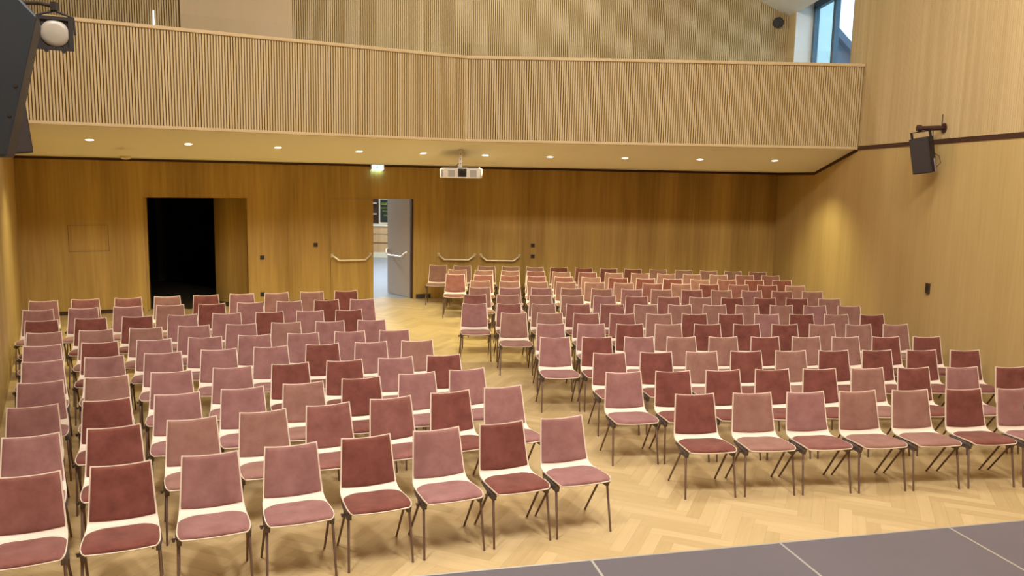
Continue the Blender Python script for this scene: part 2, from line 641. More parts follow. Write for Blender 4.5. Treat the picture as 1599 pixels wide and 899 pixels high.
PZ0, PZ1 = 3.47, 4.86
bb, bs, br, bgl = MB(), MB(), MB(), MB()
for p, q in ((FL_, FB_), (FB_, FR_)):
    fr, ln = offs(p, q, 0)
    bb.box(-0.10 if p == FB_ else 0.0, ln + (0.10 if q == FB_ else 0.0), 0.031, 0.14, PZ0 + .005, PZ1, fr)
    s = 0.003
    while s < ln - 0.02:
        bs.box(s, s + 0.0265, 0.0, 0.03, PZ0 + 0.015, PZ1, fr)
        s += 0.0405
    if q == FB_:
        bs.box(ln - 0.016, ln + 0.012, 0.001, 0.032, PZ0 + 0.015, PZ1, fr)
    br.box(-0.01, ln + 0.01, -0.03, 0.17, PZ1, PZ1 + 0.055, fr)
    br.box(0, ln, -0.004, 0.05, PZ0 - 0.03, PZ0 + 0.02, fr)
    bgl.box(0.02, ln - 0.02, 0.115, 0.127, PZ1 + 0.055, PZ1 + 0.27, fr)
struct(bb.build('balcony_backing', M['slat_back']), 'dark board behind the balcony front slats', 'balcony')
struct(bs.build('balcony_slats', M['slat']), 'upright oak slats of the balcony front', 'balcony')
struct(br.build('balcony_rail', M['rail'], bevel=0.012), 'pale oak rail capping the balcony front', 'balcony')
struct(bgl.build('balcony_glass', M['rail_glass']), 'low clear glass guard above the balcony rail', 'balcony')

# dark trims
b = MB()
b.box(-3.0, FR_[1], -0.012, 0.0, 3.435, 3.50, RW)
struct(b.build('trim_1', M['dark_trim']), 'dark line between lower and upper side wall', 'trim')
b = MB()
b.hexa([Vector((XR - .012, FR_[1], ZF - .055)), Vector((XR, FR_[1], ZF - .055)), Vector((XR, KR_[1], ZK - .055)), Vector((XR - .012, KR_[1], ZK - .055)),
        Vector((XR - .012, FR_[1], ZF)), Vector((XR, FR_[1], ZF)), Vector((XR, KR_[1], ZK)), Vector((XR - .012, KR_[1], ZK))])
b.box(KR_[1], 18.8, -0.012, 0, ZK - .055, ZK, RW)
struct(b.build('trim_2', M['dark_trim']), 'dark joint where the balcony underside meets the side wall', 'trim')
b = MB()
b.box(0, LEN_L, -0.012, 0, ZK - .05, ZK, LW)
b.box(0, XR + 1.88, -0.012, 0, ZK - .05, ZK, BW)
struct(b.build('trim_3', M['dark_trim']), 'dark joint where the balcony underside meets the back wall', 'trim')
b = MB()
b.box(D1B + .05, LEN_L - .02, -0.014, 0, 0.0, 0.075, LW)
b.box(D2B + .05, D1A - .05, -0.014, 0, 0.0, 0.075, LW)
b.box(2.3, XR + 1.86, -0.014, 0, 0.0, 0.075, BW)
struct(b.build('baseboard_back', M['dark_trim']), 'dark skirting along the back wall', 'baseboard')
b = MB()
b.box(6.70, 7.40, -0.004, 0.0, 1.24, 1.246, LW)
b.box(6.70, 7.40, -0.004, 0.0, 1.75, 1.756, LW)
b.box(6.70, 6.706, -0.004, 0.0, 1.24, 1.75, LW)
b.box(7.394, 7.40, -0.004, 0.0, 1.24, 1.75, LW)
struct(b.build('trim_4', M['dark_trim']), 'fine joint around a flush hatch in the back wall', 'trim')

# ------------------------------------------------------------------ doors
def push_bar(root, fr, s0, s1, z, nface, name='push_bar', mat=None):
    """panic bar: two angled arms that carry a lower cross bar"""
    mat = mat or M['chrome']
    w = s1 - s0
    d = 0.15 * (1 if w > 0 else -1)
    n = nface
    m = MB()
    m.tube([fr(s0 + d * .95, n - .10, z - .115), fr(s1 - d * .95, n - .10, z - .115)], 0.021, 10)
    for a, e in ((s0, d), (s1, -d)):
        m.tube([fr(a, n - .02, z), fr(a + e * .35, n - .075, z - .04), fr(a + e, n - .10, z - .115)], [0.028, 0.028, 0.025], 10)
        m.box(min(a - e * .12, a + e * .25), max(a - e * .12, a + e * .25), n - 0.03, n, z - 0.05, z + 0.03, fr)
    return world_child(m.build(name, mat, smooth=True), root)


def door_empty(name, fr, s, label):
    return struct(empty(name, fr(s, 0, 0)), label, 'door')


# door 1: dark doorway with both leaves swung away from the hall
d1 = door_empty('door_1', LW, (D1A + D1B) / 2, 'wide doorway standing open onto a dark room')
m = MB()
m.box(D1A, D1A + .03, -0.01, WT + .01, 0, DOOR_H, LW)
m.box(D1B - .03, D1B, -0.01, WT + .01, 0, DOOR_H, LW)
m.box(D1A, D1B, -0.01, WT + .01, DOOR_H - .03, DOOR_H, LW)
world_child(m.build('door_frame', M['oak_warm_lit']), d1)


def leaf_frame(fr, s, n, ang):
    o = fr(s, n, 0)
    v = fr.s * math.cos(ang) + fr.n * math.sin(ang)
    w = -fr.s * math.sin(ang) + fr.n * math.cos(ang)
    return Frame(o, v, w)


lf = leaf_frame(LW, D1A + .035, WT - .02, math.radians(56))
m = MB()
m.box(0, 1.0, 0, 0.05, 0.01, DOOR_H - .04, lf)
world_child(m.build('door_leaf', M['oak_warm_lit']), d1)
lf2 = leaf_frame(LW, D1B - .035, WT - .02, math.radians(92))
m = MB()
m.box(0, 0.95, 0, 0.05, 0.01, DOOR_H - .04, lf2)
world_child(m.build('door_leaf', M['oak_warm_lit']), d1)

# door 2: double door to the foyer, one leaf shut, one leaf open
d2 = door_empty('door_2', LW, (D2A + D2B) / 2, 'double oak door to the bright foyer with one leaf open')
m = MB()
m.box(D2A, D2A + .03, -0.008, WT + .01, 0, DOOR_H, LW)
m.box(D2B - .03, D2B, -0.004, WT + .01, 0, DOOR_H, LW)
m.box(D2A, D2B, -0.004, WT + .01, DOOR_H - .03, DOOR_H, LW)
world_child(m.build('door_frame', M['oak_warm_lit']), d2)
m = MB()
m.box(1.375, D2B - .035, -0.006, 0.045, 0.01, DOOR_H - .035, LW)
world_child(m.build('door_leaf', M['oak_warm_lit']), d2)
push_bar(d2, LW, D2B - .05, 1.43, 1.06, -0.006)
m = MB()
m.box(D2A + .03, D2A + .062, .03, WT - .03, 0, DOOR_H - .03, LW)
world_child(m.build('door_seal', M['dark_trim']), d2)
lf = leaf_frame(LW, D2A + .065, WT - .02, math.radians(74))
m = MB()
m.box(0, 0.95, 0, 0.05, 0.01, DOOR_H - .035, lf)
put(world_child(m.build('door_leaf', M['grey_leaf']), d2), 'open grey door leaf')
push_bar(d2, lf, 0.93, 0.06, 1.06, 0.0)

# door 3: shut double door in the straight part of the wall
d3 = door_empty('door_3', BW, 1.13, 'shut double oak door with two push bars behind the chairs')
for a, c in ((0.14, 1.085), (1.095, 2.13)):
    m = MB()
    m.box(a, c, -0.006, 0.0, 0.01, DOOR_H - .02, BW)
    world_child(m.build('door_leaf', M['oak_warm_lit']), d3)
push_bar(d3, BW, 0.17, 1.03, 1.03, -0.006)
push_bar(d3, BW, 1.15, 2.07, 1.03, -0.006)

# dark room behind door 1
m = MB()
A, Bq = 2.75, 8.4
m.box(A, Bq, 5.0, 5.1, 0, 3.0, LW)
m.box(A, A + .1, WT + .001, 5.0, 0, 3.0, LW)
m.box(Bq - .1, Bq, WT + .001, 5.0, 0, 3.0, LW)
m.box(A, Bq, WT + .001, 5.0, 2.75, 2.85, LW)
struct(m.build('wall_dark_room', M['dark_room']), 'unlit room behind the open doorway, its dark coloured into the walls', 'wall')
m = MB()
m.box(A, Bq, WT * .5, 5.1, -0.1, -0.003, LW)
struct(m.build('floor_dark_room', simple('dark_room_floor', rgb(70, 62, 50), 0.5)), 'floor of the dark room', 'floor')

# foyer behind door 2
m = MB()
m.box(-9.0, 3.0, 28.6, 28.75, 0, 3.2)
m.box(3.0, 3.15, 19.0, 28.75, 0, 3.2)
m.box(-9.15, -9.0, 20.8, 28.75, 0, 3.2)
struct(m.build('wall_foyer', simple('foyer_wall_dark', rgb(84, 74, 66), 0.8)), 'foyer wall behind the counter', 'wall')
m = MB()
m.prism([(-9.0, 20.9), (-4.55, 17.75), (-1.9, 18.89), (3.0, 18.89), (3.0, 28.75), (-9.0, 28.75)], -0.1, -0.003)
struct(m.build('floor_foyer', M['foyer_floor']), 'blue grey foyer floor beyond the open door', 'floor')
m = MB()
m.prism([(-9.0, 20.9), (-4.55, 17.95), (-1.9, 18.99), (3.0, 18.99), (3.0, 28.75), (-9.0, 28.75)], 3.2, 3.3)
struct(m.build('ceiling_foyer', M['white_paint']))

ct = put(empty('foyer_counter', (-4.4, 28.0, 0)), 'wooden bar counter with cream ledge beyond the open door', 'counter')
m = MB(); m.box(-6.4, -2.2, 27.8, 28.3, 0.18, 1.07); world_child(m.build('counter_front', M['foyer_wood']), ct)
m = MB(); m.box(-6.42, -2.18, 27.74, 28.36, 1.07, 1.14); world_child(m.build('counter_top', M['cream'], bevel=.008), ct)
m = MB(); m.box(-6.4, -2.2, 27.78, 28.3, 0.0, 0.18); world_child(m.build('plinth', M['cream']), ct)
m = MB(); m.box(-6.41, -2.19, 27.775, 27.80, 0.50, 0.52); m.box(-6.41, -2.19, 27.775, 27.80, 0.80, 0.815)
world_child(m.build('groove', simple('counter_joint', rgb(120, 90, 60), .7)), ct)

bd = put(empty('chalkboard', (-4.4, 28.0, 1.14)), 'framed chalkboard with green handwriting standing on the foyer counter', 'chalkboard')
BX0, BX1, BZ0, BZ1 = -4.63, -4.12, 1.145, 2.02
m = MB()
m.box(BX0, BX0 + .045, 28.0, 28.04, BZ0, BZ1); m.box(BX1 - .045, BX1, 28.0, 28.04, BZ0, BZ1)
m.box(BX0 + .045, BX1 - .045, 28.0, 28.04, BZ0, BZ0 + .045); m.box(BX0 + .045, BX1 - .045, 28.0, 28.04, BZ1 - .045, BZ1)
world_child(m.build('frame', M['cream']), bd)
m = MB(); m.box(BX0 + .04, BX1 - .04, 28.01, 28.035, BZ0 + .04, BZ1 - .04); world_child(m.build('panel', M['board']), bd)
m = MB()
rr = random.Random(3)
for (xa, xb, z, h, t) in ((-4.53, -4.36, 1.84, .05, .016), (-4.56, -4.20, 1.69, .035, .013), (-4.50, -4.22, 1.58, .03, .012), (-4.46, -4.36, 1.44, .04, .012), (-4.34, -4.27, 1.43, .03, .012)):
    n = max(4, int((xb - xa) / .022))
    pts = [Vector((xa + (xb - xa) * i / n, 28.0, z + h * (1 if i % 2 else -1) * rr.uniform(.4, 1))) for i in range(n + 1)]
    m.tube(pts, t * .6, 6)
m.box(-4.545, -4.36, 27.998, 28.008, 1.80, 1.815)
world_child(m.build('handwriting', M['chalk']), bd)

sh = put(empty('foyer_shelf', (-5.2, 28.4, 1.14)), 'dark open shelf beside the chalkboard in the foyer', 'shelf')
m = MB(); m.box(-5.9, -4.7, 28.5, 28.55, 1.14, 2.4); m.box(-4.73, -4.70, 28.2, 28.5, 1.14, 2.4); m.box(-5.9, -5.87, 28.2, 28.5, 1.14, 2.4)
world_child(m.build('cabinet', simple('dark_red_wood', rgb(96, 56, 40), .6)), sh)
for z in (1.45, 1.82, 2.15):
    m = MB(); m.box(-5.87, -4.73, 28.2, 28.5, z, z + .035); world_child(m.build('shelf_board', M['cream']), sh)

# neighbouring house outside the high window
hs = put(empty('neighbour_house', (13, 32, 0)), 'grey roofed house outside the high window', 'house')
HF = Frame((0, 30, 0), (1, 0, 0), (0, 1, 0))
m = MB()
m.hexa([HF(x, y, z) for y in (0, 9) for (x, z) in ((4.2, -.1), (14.6, -.1), (14.6, 4.75), (4.2, 4.75))])
for xa, xb in ((4.2, 9.4), (14.6, 9.4)):
    m.hexa([HF(x, y, z) for y in (0, 9) for (x, z) in ((xa, 4.7), (9.4, 4.7), (9.4, 9.95), (xa + (9.4 - xa) * .01, 4.80))])
world_child(m.build('wall', M['facade']), hs)
m = MB()
for xa in (3.6, 15.2):
    m.hexa([HF(x, y, z) for y in (-.35, 9.35) for (x, z) in ((xa, 4.10), (9.4, 9.95), (9.4, 10.25), (xa, 4.40))])
world_child(m.build('roof', M['roof']), hs)
m = MB(); m.box(7.8, 8.9, 23.6, 24.6, -.1, 12.0); world_child(m.build('pale_block', simple('pale_blue', rgb(206, 226, 230), .9)), hs)  # plain pale block filling the view through the far pane
m = MB(); m.prism([(7, 10), (40, 10), (40, 60), (7, 60)], -0.3, -0.15)
struct(m.build('ground', simple('yard_paving', rgb(120, 120, 118), .9)))

# ------------------------------------------------------------------ chairs
ZT = 0.84


def lerp(a, b, t):
    return a + (b - a) * t


def sample(tab, t):
    for (t0, v0), (t1, v1) in zip(tab, tab[1:]):
        if t <= t1:
            return lerp(v0, v1, (t - t0) / (t1 - t0))
    return tab[-1][1]


# side profile of the one-piece shell, from the top edge of the back down to the front edge of the seat: (y, z, half width)
PROF = [(.270, .840, .192), (.259, .790, .196), (.244, .720, .201), (.228, .645, .206), (.211, .570, .211), (.196, .510, .216),
        (.182, .470, .219), (.160, .443, .222), (.125, .429, .225), (.070, .426, .228), (.000, .430, .232), (-.080, .436, .236),
        (-.160, .441, .238), (-.215, .441, .236), (-.245, .434, .226), (-.258, .424, .206)]


def shell_normal(i):
    a = PROF[max(0, i - 1)]
    c = PROF[min(len(PROF) - 1, i + 1)]
    ty, tz = c[0] - a[0], c[1] - a[1]
    l = math.hypot(ty, tz)
    return (tz / l, -ty / l)          # points to the sitter's side (front of back, top of seat)


def shell_point(i, u):
    """i may be fractional; u in -1..1 across"""
    i0 = min(len(PROF) - 2, int(i))
    t = i - i0
    y, z, w = (lerp(PROF[i0][k], PROF[i0 + 1][k], t) for k in range(3))
    n0, n1 = shell_normal(i0), shell_normal(i0 + 1)
    ny, nz = lerp(n0[0], n1[0], t), lerp(n0[1], n1[1], t)
    curl = 0.016 * u * u              # sides come forward a little
    if i < 1:
        z -= 0.016 * (1 - u * u) * (1 - i)
    return Vector((u * w, y + ny * curl, z + nz * curl)), Vector((0, ny, nz))


def build_shell():
    bm = bmesh.new()
    US = [-1, -.86, -.6, -.3, 0, .3, .6, .86, 1]
    th = 0.011
    a, c = [], []
    for i in range(len(PROF)):
        ra, rc = [], []
        for u in US:
            p, n = shell_point(float(i), u)
            ra.append(bm.verts.new(p))
            rc.append(bm.verts.new(p - n * th))
        a.append(ra)
        c.append(rc)
    nu = len(US)
    for i in range(len(PROF) - 1):
        for k in range(nu - 1):
            bm.faces.new((a[i][k], a[i][k + 1], a[i + 1][k + 1], a[i + 1][k]))
            bm.faces.new((c[i][k], c[i + 1][k], c[i + 1][k + 1], c[i][k + 1]))
        bm.faces.new((a[i][0], a[i + 1][0], c[i + 1][0], c[i][0]))
        bm.faces.new((a[i][-1], c[i][-1], c[i + 1][-1], a[i + 1][-1]))
    for k in range(nu - 1):
        bm.faces.new((a[0][k], c[0][k], c[0][k + 1], a[0][k + 1]))
        bm.faces.new((a[-1][k], a[-1][k + 1], c[-1][k + 1], c[-1][k]))
    return bm


def pad_bm(rows, thick, sag=0.0):
    """rows: list of (i, half width in u, edge factor); a pillow that lies on the shell"""
    bm = bmesh.new()
    US = [-1, -.95, -.84, -.5, 0, .5, .84, .95, 1]
    top, low = [], []
    for (i, uw, ef) in rows:
        rt, rl = [], []
        for q in US:
            p, n = shell_point(i + sag * (1 - q * q) * max(0.0, (i - 3.4) / 2.4), q * uw)
            e = min(1.0, ef) * (1 - abs(q) ** 12)
            rt.append(bm.verts.new(p + n * (0.0025 + thick * e)))
            rl.append(bm.verts.new(p + n * 0.0005))
        top.append(rt)
        low.append(rl)
    k = len(US)
    for a, b2 in zip(range(len(rows) - 1), range(1, len(rows))):
        for j in range(k - 1):
            bm.faces.new((top[a][j], top[a][j + 1], top[b2][j + 1], top[b2][j]))
            bm.faces.new((low[a][j], low[b2][j], low[b2][j + 1], low[a][j + 1]))
        bm.faces.new((top[a][0], top[b2][0], low[b2][0], low[a][0]))
        bm.faces.new((top[a][-1], low[a][-1], low[b2][-1], top[b2][-1]))
    for j in range(k - 1):
        bm.faces.new((top[0][j], low[0][j], low[0][j + 1], top[0][j + 1]))
        bm.faces.new((top[-1][j], top[-1][j + 1], low[-1][j + 1], low[-1][j]))
    return bm


back_rows = [(.16, .945, 0), (.22, .95, .5), (.4, .95, .9), (.8, .95, 1), (1.6, .95, 1), (2.5, .95, 1), (3.4, .95, 1), (4.2, .95, 1), (4.8, .95, 1), (5.4, .95, .9), (5.76, .945, .5), (5.9, .94, 0)]


def seat_u(i):
    y = sample([(k, PROF[k][0]) for k in range(len(PROF))], i)
    yc, ye = 0.005, 0.138
    if y <= yc:
        return .972
    t = (y - yc) / (ye - yc)
    return max(0.05, .972 * math.sqrt(max(0.0, 1 - t ** 2.5)))


seat_rows = []
for i, ef in ((7.87, 0), (7.95, .35), (8.1, .7), (8.4, .9), (8.8, 1), (9.3, 1), (9.8, 1), (10.4, 1), (11.2, 1), (12.1, 1), (12.9, 1), (13.5, .95), (14.0, .8), (14.4, .45), (14.62, 0)):
    seat_rows.append((i, seat_u(i) if i > 7.9 else 0.12, ef))


def mesh_from(bm, name, mat, angle=50):
    bmesh.ops.recalc_face_normals(bm, faces=bm.faces)
    me = bpy.data.meshes.new(name)
    bm.to_mesh(me)
    bm.free()
    me.materials.append(mat)
    for p in me.polygons:
        p.use_smooth = True
    me.set_sharp_from_angle(angle=math.radians(angle))
    return me


SHELL = mesh_from(build_shell(), 'shell', M['shell'])
BACK = {k: mesh_from(pad_bm(back_rows, .013, .35), 'back_cushion', v) for k, v in VEL.items()}
SEAT = {k: mesh_from(pad_bm(seat_rows, .016), 'seat_cushion', v) for k, v in VEL.items()}


def leg_mesh(path, r):
    m = MB()
    m.tube(path, r, 8)
    return mesh_from(m.bm, 'leg', M['leg'])


LEGS = []
for sx in (-1, 1):
    LEGS.append(leg_mesh([(sx * .222, -.150, .418), (sx * .226, -.185, .395), (sx * .2375, -.256, .0)], [.011, .0105, .0085]))
    LEGS.append(leg_mesh([(sx * .222, -.120, .418), (sx * .224, -.075, .395), (sx * .233, .220, .0)], [.011, .0105, .0085]))
m = MB()
for sx in (-1, 1):
    m.tube([(sx * .212, .10, .408), (sx * .222, .0, .412), (sx * .226, -.12, .412), (sx * .222, -.215, .408)], [.013, .018, .021, .016], 8)
    m.box(min(sx * .205, sx * .238), max(sx * .205, sx * .238), -.200, -.06, .372, .424)
m.tube([(-.215, -.13, .402), (.215, -.13, .402)], .011, 8)
m.tube([(-.212, .07, .402), (.212, .07, .402)], .011, 8)
HK = MB()
HK.tube([(-.232, -.12, .392), (-.262, -.12, .392), (-.266, -.12, .396)], .0075, 8)
HK.tube([(-.256, -.12, .392), (-.256, -.12, .372)], .009, 8)
HOOK = mesh_from(HK.bm, 'link_hook', M['bracket'])
UNDER = mesh_from(m.bm, 'under_frame', M['bracket'])

COLOUR = {'D': 'dark russet', 'R': 'rose brown', 'M': 'dusty mauve', 'T': 'tan pink'}
ORD = ['', 'first', 'second', 'third', 'fourth', 'fifth', 'sixth', 'seventh', 'eighth', 'ninth', 'tenth', 'eleventh', 'twelfth', 'thirteenth', 'fourteenth']


def mk(name, me, parent):
    o = bpy.data.objects.new(name, me)
    COL.objects.link(o)
    o.parent = parent
    return o


def make_chair(c, cs):
    root = empty('upholstered_chair', (0, 0, 0))
    mk('shell', SHELL, root)
    mk('back_cushion', BACK[c], root)
    mk('seat_cushion', SEAT[cs], root)
    for lm in LEGS:
        mk('leg', lm, root)
    mk('under_frame', UNDER, root)
    mk('link_hook', HOOK, root)
    return root


PROTO = {}


def place_chair(x, y, yaw, c, cs, label, group):
    key = (c, cs)
    if key not in PROTO:
        r = PROTO[key] = make_chair(c, cs)
        kids = None
    else:
        src = PROTO[key]
        r = src.copy()
        COL.objects.link(r)
        for ch in src.children:
            k = ch.copy()
            k.parent = r
            COL.objects.link(k)
    r.location = (x, y, 0)
    r.rotation_euler = (0, 0, math.radians(yaw))
    r['label'] = label
    r['category'] = 'chair'
    r['group'] = group
    return r


LEFT_ROWS = [
    [(-3.075,4.919,24.5,'R'), (-2.574,5.152,23.6,'D'), (-2.053,5.388,22.3,'M'), (-1.532,5.617,22.5,'M'), (-1.012,5.846,22.5,'D'), (-0.489,6.062,22.0,'M'), (0.029,6.267,21.7,'D'), (0.532,6.458,20.5,'M')],
    [(-3.519,5.716,25.7,'M'), (-3.013,5.970,25.5,'D'), (-2.497,6.223,25.3,'T'), (-1.994,6.473,24.6,'T'), (-1.492,6.716,25.2,'R'), (-0.982,6.965,24.4,'R'), (-0.464,7.211,23.2,'D'), (0.024,7.434,21.5,'M')],
    [(-3.959,6.480,24.7,'M'), (-3.450,6.723,24.7,'D'), (-2.933,6.963,23.3,'M'), (-2.415,7.199,23.2,'M'), (-1.903,7.433,23.5,'T'), (-1.392,7.671,22.5,'D'), (-0.866,7.912,21.8,'M'), (-0.366,8.122,21.2,'M')],
    [(-4.347,7.277,26.0,'M'), (-3.849,7.525,24.5,'T'), (-3.330,7.771,21.9,'M'), (-2.800,8.004,20.4,'M'), (-2.254,8.221,21.4,'D'), (-1.724,8.414,19.5,'D'), (-1.195,8.603,19.7,'M'), (-0.685,8.771,17.1,'D')],
    [(-4.807,8.119,27.0,'M'), (-4.296,8.377,24.9,'M'), (-3.775,8.613,22.1,'M'), (-3.243,8.843,20.8,'M'), (-2.709,9.049,20.7,'M'), (-2.158,9.238,19.6,'D'), (-1.619,9.411,17.5,'M'), (-1.088,9.554,15.0,'T')],
    [(-5.258,8.867,23.9,'M'), (-4.719,9.091,22.4,'D'), (-4.185,9.306,20.5,'M'), (-3.654,9.510,19.9,'M'), (-3.115,9.700,19.0,'M'), (-2.562,9.879,17.3,'M'), (-2.009,10.054,16.5,'M'), (-1.462,10.204,15.3,'M')],
    [(-5.661,9.598,22.6,'T'), (-5.130,9.817,23.0,'T'), (-4.606,10.019,20.3,'T'), (-4.067,10.224,20.8,'M'), (-3.524,10.402,16.7,'M'), (-2.983,10.587,15.9,'T'), (-2.423,10.749,16.2,'M'), (-1.885,10.898,14.3,'M')],
    [(-6.136,10.385,24.2,'D'), (-5.616,10.616,22.1,'D'), (-5.089,10.820,19.1,'D'), (-4.548,11.035,19.6,'M'), (-3.994,11.221,19.3,'M'), (-3.432,11.399,19.4,'D'), (-2.896,11.558,16.6,'M'), (-2.362,11.712,15.3,'D')],
    [(-6.656,11.181,22.7,'M'), (-6.135,11.406,21.0,'M'), (-5.593,11.621,20.6,'M'), (-5.056,11.830,19.8,'T'), (-4.497,12.021,20.1,'D'), (-3.983,12.226,18.7,'M'), (-3.434,12.426,18.4,'M'), (-2.893,12.627,18.1,'D'), (-2.355,12.793,17.2,'M')],
    [(-7.035,11.983,23.4,'M'), (-6.522,12.223,23.4,'R'), (-5.968,12.441,21.9,'R'), (-5.444,12.673,22.8,'T'), (-4.900,12.879,22.4,'D'), (-4.394,13.105,21.1,'M'), (-3.870,13.297,21.5,'T'), (-3.334,13.497,19.9,'T'), (-2.798,13.688,18.2,'D')]]
RIGHT_ROWS = [
    [(1.799,7.287,8.4,'D'), (2.366,7.371,7.3,'T'), (2.912,7.446,8.7,'M'), (3.456,7.523,9.6,'T'), (4.007,7.605,8.8,'T'), (4.578,7.686,7.6,'D'), (5.134,7.756,8.8,'M')],
    [(1.236,8.117,9.8,'M'), (1.773,8.204,9.6,'D'), (2.327,8.296,9.2,'D'), (2.877,8.376,7.6,'D'), (3.423,8.451,8.7,'D'), (3.980,8.529,9.0,'T'), (4.528,8.601,9.5,'D'), (5.105,8.674,8.2,'M'), (5.692,8.735,7.9,'D')],
    [(1.190,9.047,8.7,'R'), (1.750,9.143,8.1,'D'), (2.310,9.230,8.7,'T'), (2.854,9.305,7.2,'D'), (3.418,9.382,7.7,'T'), (3.961,9.446,8.0,'D'), (4.519,9.516,7.7,'D'), (5.091,9.576,6.6,'D'), (5.646,9.618,5.7,'D')],
    [(0.595,9.925,7.7,'M'), (1.131,9.983,6.5,'D'), (1.680,10.053,6.1,'M'), (2.242,10.111,7.4,'T'), (2.799,10.170,7.3,'T'), (3.365,10.230,7.3,'D'), (3.923,10.288,7.2,'T'), (4.468,10.343,7.8,'T'), (5.024,10.402,6.6,'D'), (5.599,10.467,5.8,'D')],
    [(0.575,10.862,5.8,'M'), (1.141,10.924,5.7,'M'), (1.693,10.970,7.1,'D'), (2.248,11.031,7.8,'T'), (2.806,11.092,6.1,'D'), (3.378,11.154,5.7,'D'), (3.939,11.203,6.4,'D'), (4.502,11.266,7.4,'T'), (5.046,11.312,7.4,'T'), (5.613,11.379,7.5,'T')],
    [(0.061,11.725,6.1,'T'), (0.608,11.783,7.2,'T'), (1.145,11.818,4.5,'R'), (1.701,11.860,6.3,'R'), (2.256,11.912,4.5,'T'), (2.808,11.968,4.4,'D'), (3.384,12.025,5.8,'D'), (3.945,12.078,4.7,'M'), (4.505,12.131,5.8,'D'), (5.057,12.176,5.5,'T'), (5.633,12.224,5.7,'D')],
    [(-0.567,12.537,6.7,'M'), (-0.009,12.596,7.8,'R'), (0.546,12.657,7.6,'T'), (1.094,12.699,4.8,'R'), (1.653,12.757,5.3,'R'), (2.205,12.801,5.5,'T'), (2.767,12.853,5.0,'T'), (3.347,12.911,4.9,'T'), (3.891,12.956,4.4,'T'), (4.476,13.007,5.5,'T'), (5.038,13.035,5.3,'M'), (5.621,13.074,5.2,'T')],
    [(-0.599,13.532,7.2,'R'), (-0.044,13.575,5.7,'T'), (0.520,13.613,5.5,'T'), (1.071,13.645,5.4,'T'), (1.624,13.684,3.1,'M'), (2.183,13.708,2.9,'R'), (2.751,13.731,4.9,'R'), (3.300,13.759,2.7,'T'), (3.858,13.778,3.2,'D'), (4.448,13.824,3.7,'D'), (5.017,13.863,3.3,'D'), (5.596,13.891,2.4,'T')],
    [(-0.559,14.461,7.2,'T'), (-0.007,14.488,6.2,'M'), (0.568,14.540,5.7,'M'), (1.112,14.574,4.0,'T'), (1.671,14.592,3.4,'T'), (2.230,14.625,3.0,'M'), (2.791,14.661,5.0,'T'), (3.360,14.698,4.1,'R'), (3.902,14.715,1.5,'T'), (4.483,14.745,3.8,'M'), (5.051,14.761,3.7,'R'), (5.635,14.807,3.5,'T')],
    [(-0.594,15.397,5.7,'T'), (-0.030,15.431,5.5,'T'), (0.518,15.442,4.4,'T'), (1.075,15.470,5.1,'T'), (1.630,15.488,3.6,'T'), (2.202,15.520,3.9,'T'), (2.763,15.531,2.8,'R'), (3.323,15.546,1.8,'T'), (3.878,15.543,3.8,'D'), (4.463,15.577,2.7,'R'), (5.025,15.600,1.2,'D'), (5.577,15.592,2.8,'T')],
    [(-1.158,16.364,3.2,'R'), (-0.583,16.324,3.2,'R'), (-0.031,16.320,3.2,'R'), (0.502,16.313,0.7,'R'), (1.069,16.292,2.3,'R'), (1.617,16.302,-0.5,'T'), (2.183,16.297,2.4,'D'), (2.740,16.288,0.5,'D'), (3.295,16.316,-0.4,'D'), (3.852,16.300,0.1,'T'), (4.424,16.341,1.6,'R'), (4.997,16.372,0.7,'D'), (5.574,16.419,-1.2,'D')],
    [(-1.185,17.177,-0.0,'T'), (-0.605,17.173,1.5,'T'), (-0.049,17.174,-1.1,'T'), (0.509,17.153,0.4,'R'), (1.068,17.156,2.1,'T'), (1.635,17.176,1.7,'R'), (2.197,17.169,0.3,'T'), (2.761,17.179,-0.2,'T'), (3.330,17.186,1.3,'T'), (3.891,17.190,0.9,'T'), (4.466,17.203,0.9,'T'), (5.026,17.215,-1.2,'R'), (5.600,17.225,1.0,'R')],
    [(-1.668,17.962,1.0,'T'), (-1.132,17.971,-0.8,'T'), (-0.573,17.969,2.1,'T'), (-0.037,17.978,0.2,'T'), (0.512,17.966,1.2,'T'), (1.063,17.977,2.3,'D'), (1.628,17.988,3.0,'D'), (2.179,17.978,1.0,'D'), (2.728,17.969,2.0,'D'), (3.295,17.963,0.7,'T'), (3.875,17.952,2.8,'T'), (4.415,17.937,-1.2,'T'), (4.971,17.925,1.1,'T'), (5.505,17.882,-0.8,'R')]]


SEAT_OTHER = {('R', 0, 2): 'R'}
for side, rows in (('L', LEFT_ROWS), ('R', RIGHT_ROWS)):
    for i, row in enumerate(rows):
        for j, (x, y, yaw, c) in enumerate(row):
            k = len(row) - j if side == 'L' else j + 1
            pos = 'aisle seat' if k == 1 else ('wall end seat' if k == len(row) else ORD[k] + ' from the aisle')
            rw = 'front' if i == 0 else ('back' if i == len(rows) - 1 else ORD[i + 1])
            blk = 'block before the dark doorway' if side == 'L' else 'block along the speaker wall'
            cs = SEAT_OTHER.get((side, i, j), c)
            place_chair(x, y, yaw, c, cs, '%s velvet chair, %s, %s row, %s' % (COLOUR[c], pos, rw, blk),
                        'velvet chairs in the ' + blk)

